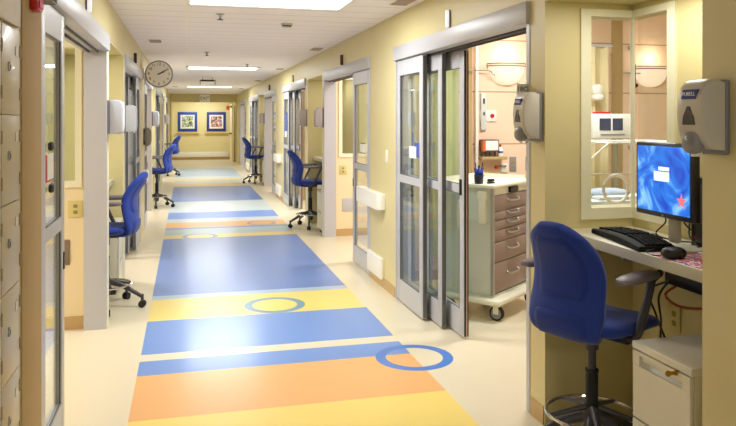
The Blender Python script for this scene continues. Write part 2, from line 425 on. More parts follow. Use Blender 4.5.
for side, tf in SIDE.items():
    for a, b_, style in DOORS[side]:
        n += 1
        r = thing('door_%d' % n, None, None, kind='structure')
        MB(tf).box(-.025, .17, a, b_, 1.99, 2.105, .004).build('header', alu, r, smooth=30)
        MB(tf).box(-.004, .17, a, a+.035, 0, 1.99).build('jamb', alu, r, smooth=0)
        MB(tf).box(-.004, .15, b_-.035, b_, 0, 1.99).build('jamb', alu, r, smooth=0)
        MB(tf).box(.05, .06, a+.04, b_-.04, 1.975, 1.99).box(.11, .12, a+.04, b_-.04, 1.975, 1.99).build('track', dark_m, r, smooth=0)
        if style == 'stack':
            e = b_-.036
            for k, (x, ya, yb) in enumerate([(0, b_-.70, e), (.065, b_-.93, e-.1), (.13, b_-1.19, e-.35)]):
                p = leaf(tf, r, x, ya, yb)
                MB(tf).box(x+.004, x+.032, ya-.008, ya, .02, 1.97).build('weather_strip', rubber_m if k == 2 else bead_m, p, smooth=0)
                MB(tf).box(x+.005, x+.04, ya+.06, ya+.10, 1.93, 1.965).build('roller', black_m, p)
            MB(tf).box(.118, .130, b_-1.155, b_-1.13, .98, 1.09, .003).build('handle', black_m, p)
            MB(tf).box(.144, .152, b_-1.2, b_-1.1985, .02, 1.97).build('edge_seal', mat('pale seal %d' % n, (196, 160, 146), .5), p, smooth=0)
        else:
            s0 = a+.036
            w_ = .57 if (side == 'left' and a < 4) else .73
            p = leaf(tf, r, 0, s0, s0+w_-.03)
            MB(tf).box(.004, .032, s0+w_-.03, s0+w_-.022, .02, 1.97).build('weather_strip', rubber_m, p, smooth=0)
            MB(tf).box(.01, .05, s0+w_-.005, s0+w_+.06, 1.945, 1.988).build('roller', black_m, p)
            MB(tf).box(-.006, 0, s0+w_-.07, s0+w_-.05, .80, .88).build('handle', dark_m, p)
# double doors held open behind the far soffit
for k, (x, s) in enumerate([(1.57, -1)]):
    n += 1; r = thing('door_%d' % n, None, None, kind='structure')
    MB().box(x-.02, x+.02, 25.45, 26.75, .01, 2.05).build('door_leaf', cream_m, r, smooth=0)
    MB().box(x-.07, x-.02, 25.6, 26.6, .98, 1.02, .005).build('push_bar', dark_m, r)
    MB().box(x-.07, x-.02, 25.6, 25.72, 1.92, 2.0, .005).build('door_closer', dark_m, r)

# ---------------------------------------------------------------- ceiling fixtures
def panel_light(y, label):
    t = thing('ceiling_light', label, 'ceiling light', (.595, y, ZC), 0, 'recessed light panels in the corridor ceiling')
    m = MB(); a, b = .6, .3
    m.box(-a, a, -b, -b+.03, -.012, 0).box(-a, a, b-.03, b, -.012, 0).box(-a, -a+.03, -b, b, -.012, 0).box(a-.03, a, -b, b, -.012, 0)
    m.build('frame', white_m, t, smooth=0)
    MB().box(-a+.03, a-.03, -b+.03, b-.03, -.008, -.001).build('diffuser', panel_e, t, smooth=0)
    return t
def area(loc, sx, sy, e, c=(.95, .985, 1.0), rot=(0, 0, 0), name='lamp'):
    l = bpy.data.lights.new(name, 'AREA'); l.shape = 'RECTANGLE'; l.size = sx; l.size_y = sy; l.energy = e; l.color = c
    o = bpy.data.objects.new(name, l); col.objects.link(o); o.location = loc; o.rotation_euler = rot; return o
LY = [(-1.85, 'wide recessed light panel behind the viewer'), (5.25, 'large bright recessed light panel nearest the viewer'), (12.34, 'thin bright strip of light panel between clock and the hung bracket'),
      (19.5, 'farthest bright light strip before the exit sign'), (26.2, 'light panel beyond the exit sign')]
for y, lab in LY:
    if 0 < y < 25: panel_light(y, lab)
    area((.595, y, ZC-.02), 1.12, .54, (22 if y > 25 else 42 if y > 10 else 34))
CL = dict(c=(1, .90, .76))
def room_lamps():
    for x, y, e in [(2.95, 4.9, 42), (3.0, 7.7, 50), (3.0, 11.5, 60), (3.6, 14.8, 40), (3.6, 18.6, 40), (3.6, 22.3, 40), (3.6, 0, 50),
                    (-2.5, 4.0, 40), (-2.0, 8.0, 60), (-2.5, 11, 40), (-2.5, 14.8, 40), (-2.5, 17.8, 40), (-2.5, 21.5, 40)]:
        area((x, y, 2.58), 1.2, .6, e, (1, .985, .97), name='room_lamp')
room_lamps()
for side, tf in SIDE.items():
    for a, b_ in ALC[side]:
        area(tf(.25, (a+b_)/2, 2.07), .12, .5, 4.0 if (side == 'right' and a < 3) else 2.2, (1, .97, .88), name='alcove_lamp')

def vent(x, y, label):
    t = thing('ceiling_vent', label, 'vent', (x, y, ZC), 0, 'small slotted ceiling vents along the walls')
    MB().box(-.075, .075, -.16, .16, -.006, 0).build('frame', white_m, t, smooth=0)
    m = MB()
    for k in range(7): m.box(-.062, .062, -.145+k*.043, -.12+k*.043, -.011, -.006)
    m.build('slats', grille_m, t, smooth=0)
for x, y, l in [(-.34, 8.25, 'slotted ceiling vent left, above and before the clock'), (1.56, 5.05, 'slotted ceiling vent right, at top beside nearest light panel'), (1.56, 8.7, 'slotted ceiling vent right, second from the viewer'),
                (1.56, 12.3, 'slotted ceiling vent right, third from the viewer'), (1.56, 16.2, 'small slotted ceiling vent right, fourth from the viewer'), (1.5, 20.4, 'small slotted ceiling vent right, nearest the exit sign'), (-.3, 19.5, 'small slotted ceiling vent left, beyond the clock')]:
    vent(x, y, l)
def sprinkler(x, y, label):
    t = thing('ceiling_sprinkler', label, 'sprinkler', (x, y, ZC), 0, 'sprinkler heads in the ceiling')
    MB().lathe([(0, 0), (.035, 0), (.035, -.006), (.014, -.012), (.012, -.03), (0, -.03)], 20).build('escutcheon', steel_m, t)
    MB().cyl((0, 0, -.03), (0, 0, -.045), .006).cyl((0, 0, -.045), (0, 0, -.05), .025, n=16).build('deflector', dark_m, t)
for x, y, l in [(.27, 6.04, 'sprinkler head right after the nearest light panel, left one'), (.255, 9.5, 'sprinkler head at the middle of the ceiling before the clock'), (.93, 11.4, 'sprinkler head just before the second light strip')]: sprinkler(x, y, l)
t = thing('smoke_detector', 'round smoke detector to the right after the nearest light panel', 'smoke detector', (.89, 6.5, ZC))
MB().lathe([(0, 0), (.055, 0), (.055, -.012), (.04, -.02), (.035, -.035), (0, -.038)], 24).build('body', disp_m, t)
MB().lathe([(.042, -.0205), (.046, -.0205), (.044, -.028), (.0385, -.028)], 24).build('vent_ring', dark_m, t)
t = thing('hanging_bracket', 'dark U shaped bracket hung from the ceiling between light strips', 'bracket', (.42, 15.1, ZC))
MB().box(-.13, .13, -.03, .03, -.09, -.055, .008).box(-.16, .16, -.012, .012, -.075, -.06).build('bar', black_m, t)
for q in (-1, 1): MB().cyl((q*.15, 0, -.06), (q*.15, 0, -.16), .008).build('prong', black_m, t); MB().cyl((q*.1, 0, 0), (q*.1, 0, -.06), .006).build('hanger', steel_m, t)

# exit sign under the far soffit
t = thing('exit_sign', 'small white exit sign hung below the far soffit', 'sign', (.6, 25.1, 2.1))
MB().box(-.17, .17, -.03, .03, .0, .26, .008).build('housing', mat('exit sign face', (246, 246, 240), .5), t)
text('EXIT', .15, 'lettering', mat('exit letters', (110, 106, 112), .5), t, facing(0, -1, (0, -.0305, .13)))
MB().cyl((0, 0, .26), (0, 0, .28), .02).build('stem', steel_m, t)

# clock projecting from the left wall
t = thing('wall_clock', 'round two faced clock on a bracket, hands at ten past two', 'clock', (-.36, 9.9, 2.108))
RX = Matrix.Rotation(PI/2, 4, 'X')
MB().lathe([(0, -.035), (.165, -.035), (.18, -.03), (.183, 0), (.18, .03), (.165, .035), (0, .035)], 48, RX).build('case', clockrim_m, t)
for s in (1, -1): MB().lathe([(0, .036), (.163, .036), (.163, .037), (0, .037)], 48, Matrix.Rotation(s*PI/2, 4, 'X')).build('dial', clockface_m, t)
dial = kids(t)[1]
for h in range(1, 13):
    a = PI/2 - h*PI/6
    text(str(h), .052, 'numeral', blackt_m, t, facing(0, -1, (.130*math.cos(a), -.0375, .130*math.sin(a))))
for ln, wd, aa, nm, yy in [(.075, .008, PI/2-2*PI/6-.085, 'hour_hand', -.0395), (.115, .006, PI/2-10*PI/30, 'minute_hand', -.0415)]:
    M = Matrix.Rotation(-aa, 4, 'Y')
    MB().box(-.02, ln, yy-.0012, yy, -wd, wd, M=M).build(nm, blackt_m, t, smooth=0)
MB().cyl((-.2, 0, 0), (-.168, 0, 0), .012).box(-.2, -.19, -.05, .05, -.07, .07, .002).build('bracket', disp_m, t)

# dome lights of the call system over the doors
def call_light(x, y, label, m1, sgn):
    t = thing('call_light', label, 'call light', (x, y, 2.11), 0, 'slim call lights above the sliding doors')
    MB().box(-.004*sgn-.004, -.004*sgn+.004, -.012, .012, 0, .12, .001).build('backplate', dark_m, t)
    MB().box(-.020*sgn-.012, -.020*sgn+.012, -.008, .008, .004, .116, .003).build('lens', m1, t)
lens_w = mat('white lens', (240, 240, 250), .3, emis=(240, 240, 255), estr=.5); lens_r = mat('maroon lens', (110, 60, 60), .4)
call_light(XR, 4.45, 'white lit call light above nearest right sliding door', lens_w, 1)
call_light(XR, 7.8, 'dull red call light above second right sliding door', lens_r, 1)
call_light(XR, 11.6, 'cream call light above third right sliding door', trim_m, 1)
call_light(XR, 15.0, 'dull red call light above fourth right sliding door', lens_r, 1)
call_light(XL, 4.33, 'white lit call light above nearest left sliding door', lens_w, -1)
call_light(XL, 8.15, 'dark call light above the left door before the clock', dark_m, -1)

# ---------------------------------------------------------------- dispensers
def dispenser(shell, name='hand_sanitizer_dispenser', logo=True, boxy=False):
    t = thing(name, '', 'dispenser')
    w = .070 if boxy else .062
    MB().box(0, .022, -w, w, .0, .245, .008).build('backplate', dispb_m, t)
    m = MB(); prof = [(.022, .012), (.022, .238), (.045, .248), (.075, .245), (.095, .225), (.106, .19), (.110, .14), (.106, .085), (.096, .045), (.07, .02)]
    if boxy: prof = [(.022, .0), (.022, .244), (.05, .25), (.085, .246), (.108, .232), (.116, .205), (.118, .06), (.112, .015), (.095, .0)]
    b = bmesh.new(); ys = [-w, -w*.96, -w*.86, -w*.5, 0, w*.5, w*.86, w*.96, w]; sc = [.90, .955, .985, .998, 1, .998, .985, .955, .90]
    rings = [[b.verts.new((.022+(px-.022)*k, y, .13+(pz-.13)*(k if px > .022 else .97))) for px, pz in prof] for y, k in zip(ys, sc)]
    for i in range(len(ys)-1):
        for j in range(len(prof)): b.faces.new((rings[i][j], rings[i][(j+1) % len(prof)], rings[i+1][(j+1) % len(prof)], rings[i+1][j]))
    b.faces.new(rings[0]); b.faces.new(rings[-1][::-1]); m._add(b); m.build('cover', shell, t, smooth=40)
    if not boxy: MB().ell((.09, 0, .04), (.03, .038, .038), .8, .8).build('push_bar', push_m, t)
    if not boxy: MB().prism([(-.028, .098), (.028, .098), (.024, .125), (.006, .158), (-.006, .158), (-.024, .125)], .1055, .1115, 'x').build('level_window', darkwin_m, t)
    if logo:
        MB().prism([(.0, .055), (.007, .048), (.003, .048), (-.005, .055), (.003, .062), (.007, .062)], .120, .1215, 'x').build('arrow_mark', whitet_m, t, smooth=0)
        lb = MB().prism([(-.038, .182), (.030, .182), (.040, .213), (-.028, .213)], .1015, .1085, 'x').build('logo', bluelab_m, t)
        text('PURELL', .018, 'lettering', whitet_m, lb, facing(1, 0, (.109, 0, .198)))
    MB().cyl((.09, 0, -.006), (.09, 0, .012), .008).build('nozzle', white_m, t); MB().box(.04, .055, -.03, -.02, -.008, .018).build('catch', white_m, t)
    return t
G1 = 'soap and sanitizer dispensers on the corridor walls'
d = dispenser(disp_m); d.location = (XR, 1.992, 1.385); d.rotation_euler = (0, 0, PI); tag(d, 'large grey sanitizer dispenser nearest the viewer, above the near desk', None, G1)
dup(d, (XR, 3.232, 1.39), PI, 'grey sanitizer dispenser on the column left of the corner window', G1)
dw = dispenser(dispw_m, logo=False, boxy=True); dw.location = (XL, 5.49, 1.395); tag(dw, 'white dispenser on the left column right above nearest left chair', None, G1)
dup(dw, (XL, 6.87, 1.385), 0, 'pale grey dispenser just behind the nearest left white dispenser', G1)
dup(dw, (XL, 12.24, 1.39), 0, 'white dispenser on left wall below and beyond the clock', G1)
dup(dw, (XL, 19.13, 1.39), 0, 'farthest small white dispenser on left wall', G1)
dg = dispenser(mat('mauve grey shell', (168, 160, 158), .4), logo=False, boxy=True); dg.location = (XR, 8.99, 1.40); dg.rotation_euler = (0, 0, PI); tag(dg, 'grey dispenser right beside the pinkish open doorway, above second right chair', None, G1)
dup(dg, (XR, 10.28, 1.40), PI, 'grey dispenser at the far side of the second right alcove', G1)
dup(dg, (XR, 16.14, 1.40), PI, 'small grey dispenser above the farthest right chair', G1)
t = thing('soap_dispenser', 'dark taupe oval soap dispenser under the clock on left wall', 'dispenser', (XL, 9.95, 1.15), 0)
MB().ell((.05, 0, .12), (.055, .06, .125), .7, .8).build('body', mat('taupe shell', (138, 132, 122), .35), t)
MB().box(0, .02, -.05, .05, .01, .23, .005).build('backplate', dark_m, t)

# ---------------------------------------------------------------- wall guards, switches, plates
def hand_bumper(y0, y1, sx, x, label):
    t = thing('rail_bumper', label, 'bumper rail', (x, (y0+y1)/2, .7), 0 if sx > 0 else PI, 'short white bumper rails on the corridor walls')
    L = (y1-y0)/2; p = []
    for k in range(9):
        a = PI/2*k/8; p.append((.05+.05*math.sin(a)-.05, L-.05+.05*math.cos(a)))
    pts = [(0, L), ] + [(.045*(math.sin(PI/2*k/6))+.03, L-.045+.045*math.cos(PI/2*k/6)) for k in range(7)]
    pts = pts + [(px, -py) for px, py in pts[::-1]]
    MB().prism(pts, 0, .14, 'z', .004).build('rail', white_m, t, smooth=40)
    MB().box(0, .02, -L+.08, L-.08, -.012, .0).build('rail_shadow', base_m, t, smooth=0)  # tan strip standing in for the brownish shadow below the rail
def low_guard(y0, y1, sx, x, label):
    t = thing('wall_guard', label, 'wall guard', (x, (y0+y1)/2, .075), 0 if sx > 0 else PI, 'low white guard plates near the floor')
    L = (y1-y0)/2
    MB().box(0, .035, -L, L, 0, .19, .008, 3).build('plate', white_m, t)
hand_bumper(6.03, 6.87, -1, XR, 'white bumper rail beside nearest right sliding door'); low_guard(6.08, 6.57, -1, XR, 'low white guard plate right of the second sliding door')
hand_bumper(13.1, 13.85, -1, XR, 'small white bumper rail on right wall behind second right chair'); low_guard(13.1, 13.8, -1, XR, 'small low white guard plate behind second right chair')
hand_bumper(20.2, 21.0, -1, XR, 'farthest small white bumper rail on right wall'); low_guard(20.2, 21.0, -1, XR, 'farthest low white guard plate on right wall')
hand_bumper(9.3, 9.8, 1, XL, 'white bumper rail on left wall under the oval soap dispenser')
def plate(name, label, cat, loc, rotz, m, w=.045, h=.06, sw=True):
    t = thing(name, label, cat, loc, rotz)
    MB().box(0, .008, -w, w, -h, h, .003).build('plate', m, t)
    if sw == 2:
        for z in (-.022, .022): MB().box(.008, .011, -.014, .014, z-.012, z+.012, .002).build('socket', sock_m, t)
    elif sw: MB().box(.008, .014, -.012, .012, -.022, .022, .002).build('rocker', white_m, t)
    return t
plate('light_switch', 'white light switch on yellow wall beside nearest right sliding door', 'switch', (XR, 5.98, 1.178), PI, white_m, .03, .055)
plate('outlet', 'yellow framed outlet on the wall inside nearest left doorway', 'outlet', (-.773, 5.45, .858), -PI/2, plate_y, .05, .058, 2)
plate('outlet', 'yellow outlet plate on the wall inside second right doorway', 'outlet', (1.952, 8.95, .85), -PI/2, plate_y, .05, .06, 2)
t = plate('push_plate', 'small brown plate low on cream wall inside nearest left doorway', 'plate', (-.835, 5.45, .55), -PI/2, mat('brown plate', (130, 112, 90), .5), .025, .09, False)
plate('door_push_button', 'small pale panel with grey frame low inside second right doorway', 'wall panel', (2.03, 8.95, .40), -PI/2, alu, .09, .085, False)

# ---------------------------------------------------------------- chair
def chair(zr=.185, a0=PI/5*.9):
    t = thing('drafting_chair', '', 'chair')
    # base
    hub = MB().lathe([(0, .10), (.032, .10), (.04, .14), (.045, .215), (.034, .235), (.03, .25), (0, .25)], 24).build('hub', dark_m, t)
    for k in range(5):
        a = 2*PI*k/5 + a0; c, s = math.cos(a), math.sin(a)
        R = Matrix.Rotation(a, 4, 'Z')
        m = MB(); pts = [(.03, 0, .205), (.12, 0, .18), (.22, 0, .125), (.285, 0, .085)]
        m.tube([R @ Vector(p) for p in spline(pts, 4)], [.021-.008*i/12 for i in range(13)], 10, flat=1.1)
        m.cyl(R @ Vector((.285, 0, .105)), R @ Vector((.285, 0, .055)), .012)
        lg = m.build('leg', dark_m, t)
        w = MB()
        for d in (-.014, .014):
            w.cyl(R @ Vector((.285, d-.009, .028)), R @ Vector((.285, d+.009, .028)), .028, n=20)
        w.cyl(R @ Vector((.285, -.02, .03)), R @ Vector((.285, .02, .03)), .016, n=16)
        w.build('caster', rubber_m, lg)
    ring = MB().tube([(.195*math.cos(2*PI*k/40), .195*math.sin(2*PI*k/40), zr) for k in range(40)], .008, 8, closed=True).build('foot_ring', chrome, t)
    m = MB()
    for k in range(5):
        a = 2*PI*k/5 + a0; m.cyl((.03*math.cos(a+.2), .03*math.sin(a+.2), zr+.03), (.19*math.cos(a+.2), .19*math.sin(a+.2), zr), .013, .009, n=8)
    m.build('ring_spokes', dark_m, ring)
    g = MB().cyl((0, 0, .24), (0, 0, .40), .027).build('column_sleeve', rubber_m, t)
    MB().cyl((0, 0, .40), (0, 0, .575), .019).cyl((0, 0, .50), (0, 0, .575), .03, n=24).build('gas_lift', dark_m, t)
    MB().lathe([(.026, .395), (.03, .40), (.03, .41), (.026, .412)], 24).build('collar', black_m, g)
    MB().box(-.12, .10, -.08, .08, .565, .60, .012).box(-.05, -.01, -.2, .2, .572, .59, .004).build('mechanism', black_m, t)
    # seat cushion with waterfall front
    b = bmesh.new(); nu, nv = 40, 12
    rows = []
    f = lambda w, m: math.copysign(abs(w)**m, w)
    for j in range(nv+1):
        v = -PI/2+PI*j/nv; rows.append([])
        for i in range(nu):
            u = 2*PI*i/nu; cu, su = f(math.cos(u), .55), f(math.sin(u), .55); cv, sv = f(math.cos(v), .45), f(math.sin(v), .75)
            x = .04+.25*cv*cu; y = .215*cv*su; z = .632+.036*sv
            z += -.035*max(0, (x-.12)/.16)**2 - .012*(1-abs(y)/.25) + .015*max(0, (-x-.1)/.12)
            rows[-1].append(b.verts.new((x, y, z)))
    for j in range(nv):
        for i in range(nu): b.faces.new((rows[j][i], rows[j][(i+1) % nu], rows[j+1][(i+1) % nu], rows[j+1][i]))
    bmesh.ops.remove_doubles(b, verts=b.verts, dist=1e-5)
    m = MB(); m._add(b); m.build('seat', blue_f, t, smooth=70)
    return t, None
def backrest(t):
    raw = [(-.10, 0, .598), (-.18, 0, .606), (-.216, 0, .645), (-.222, 0, .71), (-.205, 0, .785), (-.200, 0, .865), (-.230, 0, .95), (-.278, 0, 1.025), (-.312, 0, 1.075)]
    P = spline(raw, 4); N = len(P)
    wid = spline([(0, .12, 0), (0, .155, 0), (0, .174, 0), (0, .178, 0), (0, .174, 0), (0, .172, 0), (0, .158, 0), (0, .12, 0), (0, .045, 0)], 4)
    nt_ = 16; m = MB(); b = bmesh.new(); F = []; K = []
    def frame(i):
        d = (P[min(i+1, N-1)]-P[max(i-1, 0)]).normalized(); return Vector((-d.z, 0, d.x))   # pointing backwards
    for i in range(N):
        nrm = frame(i); w = wid[i].y; F.append([]); K.append([])
        for j in range(nt_+1):
            u = -1+2*j/nt_; ang = u*PI/2; y = w*math.sin(ang); th = .030*(max(0, math.cos(ang)))**.45
            if i == 0 or i == N-1: th *= .35
            elif i == 1 or i == N-2: th *= .8
            bend = .055*(y/.22)**2*min(1, max(0, (P[i].z-.60)/.1))
            c = Vector((P[i].x+bend, y, P[i].z))
            F[-1].append(c-nrm*th); K[-1].append(c+nrm*th)
    vf = [[b.verts.new(p) for p in r] for r in F]; vk = [[b.verts.new(p) for p in r] for r in K]
    for i in range(N-1):
        for j in range(nt_):
            b.faces.new((vf[i][j], vf[i][j+1], vf[i+1][j+1], vf[i+1][j])); b.faces.new((vk[i][j], vk[i+1][j], vk[i+1][j+1], vk[i][j+1]))
    for r in (0, N-1):
        for j in range(nt_):
            b.faces.new((vf[r][j], vk[r][j], vk[r][j+1], vf[r][j+1]) if r == 0 else (vf[r][j], vf[r][j+1], vk[r][j+1], vk[r][j]))
    bmesh.ops.remove_doubles(b, verts=b.verts, dist=1e-5)
    m._add(b); bk = m.build('backrest', blue_f, t, smooth=75)
    # raised rear panel and lower band (seams of the upholstery)
    for nm, s0, s1, tw in (('rear_panel', 14, 29, .76), ('lower_band', 5, 12, .80)):
        b = bmesh.new(); g = []; A = 12; span = s1-s0
        for i in range(span+1):
            fr = i/span; ew = tw*(1-(abs(2*fr-1))**5*.28); g.append([])
            for j in range(A+1):
                u = (-1+2*j/A)*ew; k = s0+i; ang = math.asin(max(-1, min(1, u))); nrm = frame(k); w = wid[k].y; y = w*u
                th = .030*(math.cos(ang))**.45 + (.011 if 0 < i < span and 0 < j < A else -.010)
                bend = .055*(y/.22)**2*min(1, max(0, (P[k].z-.60)/.1))
                g[-1].append(b.verts.new(Vector((P[k].x+bend, y, P[k].z))+nrm*th))
        for i in range(span):
            for j in range(A): b.faces.new((g[i][j], g[i][j+1], g[i+1][j+1], g[i+1][j]))
        m = MB(); m._add(b); m.build(nm, blue_f2, bk, smooth=80)
    # arms
    for s in (-1, 1):
        y = s*.236
        a = MB().tube(spline([(-.03, s*.10, .585), (-.03, s*.19, .588), (-.022, s*.228, .615), (.015, s*.236, .70), (.055, s*.236, .78), (.075, s*.236, .83)], 5), .019, 10, flat=.8).build('armrest', dark_m, t)
        MB().ell((-.03, y, .853), (.145, .036, .019), .6, .6, 28, 10).build('arm_pad', armpad_m, a)
        MB().tube(spline([(.085, y, .83), (.14, y, .85), (.175, y-s*.02, .835)], 4), .015, 8).build('arm_bracket', dark_m, a)
    return t
t, _ = chair(.218, math.radians(65)); backrest(t)
CN = t
t, _ = chair(); backrest(t)
CH = t
GC = 'blue drafting chairs at the corridor alcoves'
CN.location = (1.715, 2.765, 0); CN.rotation_euler = (0, 0, math.radians(25)); tag(CN, 'blue drafting chair nearest the viewer, at the desk with the monitor', None, GC)
CH.location = (-.625, 6.0, 0); CH.rotation_euler = (0, 0, math.radians(173)); tag(CH, 'blue drafting chair nearest on the left, beside the grey door jamb', None, GC)
dup(CH, (-.50, 12.7, 0), math.radians(165), 'blue drafting chair second on the left, under the far white dispensers', GC)
dup(CH, (-.46, 19.75, 0), math.radians(160), 'farthest blue drafting chair on the left, half hidden by another', GC)
dup(CH, (1.67, 9.80, 0), math.radians(8), 'blue drafting chair on the right by the second alcove cabinet', GC)
dup(CH, (1.58, 16.93, 0), math.radians(12), 'farthest blue drafting chair on the right', GC)

# ---------------------------------------------------------------- desks and file cabinets
def desk(side, a, b_, label):
    tf = SIDE[side]
    mx = sum((a, b_))/2
    t = thing('desk', label, 'desk', (0, 0, 0), 0, 'wall desks in the alcoves')
    MB(tf).box(.084, .489, a+.001, b_-.001, .925, .96, .004).build('worktop', lam_m, t)
    MB(tf).box(.08, .086, a+.001, b_-.001, .917, .96, .001).build('front_edge', lamedge_m, t)
    MB(tf).box(.40, .489, a+.03, a+.055, .80, .925).box(.40, .489, b_-.055, b_-.03, .80, .925).build('support', lamedge_m, t, smooth=0)
    # move origin to the desk
    o = Vector(tf(.28, mx, .96)); t.location = o
    for k in kids(t): k.data.transform(Matrix.Translation(-o))
desk('right', 2.06, 3.155, 'pale laminate desk holding the monitor and keyboard'); desk('right', 9.05, 10.2, 'pale wall desk behind the second right chair'); desk('right', 16.2, 17.3, 'pale wall desk behind the farthest right chair')
desk('left', 5.55, 6.8, 'pale wall desk behind the nearest left chair'); desk('left', 12.3, 13.5, 'pale wall desk behind the second left chair'); desk('left', 19.2, 20.35, 'pale wall desk behind the farthest left chair')
def cabinet():
    t = thing('file_cabinet', '', 'file cabinet'); w, dp, h = .17, .40, .62    # front face at local x=0 facing -x, width along y
    MB().box(.018, dp, -w, w, .05, h-.025, .003).build('body', cab_m, t)
    MB().box(.0, dp, -w-.003, w+.003, h-.03, h, .006).build('top', cab_m, t)
    MB().box(.03, dp-.02, -w+.02, w-.02, 0.0, .05).build('plinth', black_m, t)
    for z0, z1 in ((.055, .315), (.322, .586)):
        d = MB(); s = .016
        d.box(.0, .016, -w+.004, w-.004, z0, z1-.055, .003).box(.0, .016, -w+.004, -w+.045, z1-.055, z1).box(.0, .016, w-.045, w-.004, z1-.055, z1).box(.0, .016, -w+.045, w-.045, z1-.014, z1).box(.013, .018, -w+.045, w-.045, z1-.055, z1-.014)
        dr = d.build('drawer', cab_m, t, smooth=0)
        MB().prism([(.014, z1-.052), (.003, z1-.055), (.0, z1-.05), (.014, z1-.035)], -w+.045, w-.045, 'y').build('pull_lip', lamedge_m, dr, smooth=0)
    lk = MB().cyl((-.004, -w*.55, h-.04), (.01, -w*.55, h-.04), .010, n=16).build('lock', gold_m, t)
    MB().box(-.03, -.004, -w*.55-.002, -w*.55+.002, h-.046, h-.034).cyl((-.034, -w*.55-.003, h-.04), (-.034, -w*.55+.003, h-.04), .011, n=12).build('key', gold_m, lk)
    return t
c = cabinet(); GF = 'white file cabinets under the alcove desks'
c.location = (1.722, 2.315, 0); tag(c, 'putty file cabinet with key under the near desk', None, GF)
dup(c, (1.70, 9.26, 0), 0, 'white file cabinet with black plinth below second right chair desk', GF)
dup(c, (1.70, 16.4, 0), 0, 'narrow file cabinet beside the farthest right chair', GF)
dup(c, (-.56, 6.58, 0), PI, 'white file cabinet behind the nearest left chair', GF)
dup(c, (-.60, 13.3, 0), PI, 'white file cabinet behind the second left chair', GF)

# ---------------------------------------------------------------- things on the near desk
ZD = .96
t = thing('computer_monitor', 'black flat monitor with a blue picture on the near desk', 'monitor', (1.90, 2.535, ZD), math.radians(-1))
MB().box(0, .035, -.185, .185, .135, .445, .008).box(.03, .055, -.14, .14, .17, .41, .01).build('housing', black_m, t)
sc = MB().box(-.002, .001, -.168, .168, .157, .429).build('screen', screen_m, t, smooth=0)
MB().box(-.0026, -.002, -.045, .055, .285, .325).box(-.0026, -.002, -.045, .025, .329, .345).build('dialog_box', win_m, sc, smooth=0)
b = []
for k in range(10):
    a = PI/2+2*PI*k/10; r = .032 if k % 2 == 0 else .013
    b.append((-.12+r*math.cos(a), .215+r*math.sin(a)))
MB().prism(b, -.0026, -.002, 'x').build('flower', star_m, sc, smooth=0)
MB().box(.045, .07, -.03, .03, .03, .25, .008).build('neck', lamedge_m, t)
MB().box(-.02, .16, -.10, .10, 0, .014, .006).build('foot', lamedge_m, t)
text('hp', .012, 'lettering', steel_m, t, facing(-1, 0, (-.0006, .0, .146)))
t = thing('computer_tower', 'slim black computer case at the right end of the near desk', 'computer', (2.11, 2.38, ZD))
MB().box(-.055, .055, -.18, .18, 0, .30, .006).build('case', black_m, t)
MB().box(-.0565, -.054, -.15, .15, .03, .27, .001).build('side_panel', dark_m, t)
for q in (.05, .25): MB().cyl((-.058, .15, q), (-.055, .15, q), .006).build('button', red_m, t)
ang = math.atan2(-.5, -.086)
t = thing('keyboard', 'black curved ergonomic keyboard on the near desk', 'keyboard', (1.905, 2.75, ZD), ang-PI)      # x along its length
def kz(x): return .022+.012*math.cos(min(1, abs(x)/.26)*PI/2)
m = MB(); b = bmesh.new(); rows = []
for i in range(25):
    x = -.245+.49*i/24; hw = .085+.012*math.cos(x/.245*PI/2); off = -.018*math.cos(x/.245*PI/2)
    rows.append([b.verts.new((x, off-hw, .002)), b.verts.new((x, off-hw, kz(x)*.55)), b.verts.new((x, off-hw*.8, kz(x)*.8)), b.verts.new((x, off+hw*.9, kz(x))), b.verts.new((x, off+hw, kz(x)*.8)), b.verts.new((x, off+hw, .002))])
for i in range(24):
    for j in range(6): b.faces.new((rows[i][j], rows[i][(j+1) % 6], rows[i+1][(j+1) % 6], rows[i+1][j]))
b.faces.new(rows[0]); b.faces.new(rows[-1][::-1]); m._add(b); m.build('body', mat('matt black shell', (16, 16, 18), .7, spec=.2), t, smooth=40)
kc = mat('key caps', (20, 20, 22), .8, spec=.15)
for lo, hi in ((0, 9), (10, 16), (17, 21)):
    m = MB()
    for k in range(lo, hi):
        for r in range(5):
            x = -.225+k*.0225; y = -.05+r*.024-.018*math.cos(x/.245*PI/2)
            m.box(x-.0088, x+.0088, y-.0095, y+.0095, kz(x)*.85, kz(x)+.007, .002, 1)
    m.box(-.225+lo*.0225-.010, -.225+(hi-1)*.0225+.010, -.066, .046, .010, .0235)
    m.build('key_block', kc, t, smooth=0)
t = tag(MB().box(-.10, .10, -.145, .145, 0, .003, .001).build('mouse_pad', pad_m, loc=(1.895, 2.335, ZD)), 'red and lilac patterned mouse pad on the near desk', 'mouse pad')
t = thing('computer_mouse', 'black computer mouse on the patterned pad', 'mouse', (1.826, 2.37, ZD+.003), math.radians(-10))
MB().ell((0, 0, .02), (.048, .034, .024), .9, .8).build('body', black_m, t)
MB().cyl((-.03, -.003, .03), (-.03, .003, .03), .008, n=12).build('wheel', dark_m, t)
MB().tube(spline([(-.05, 0, .012), (-.075, .02, .01), (-.06, .10, .01), (.02, .16, .012), (.08, .2, .02)], 5), .0022, 6).build('cord', black_m, t)
t = thing('speaker_puck', 'small flat black device between keyboard and monitor foot', 'device', (2.03, 2.78, ZD), .9)
MB().ell((0, 0, .012), (.06, .026, .012), .6, .6).build('body', black_m, t)
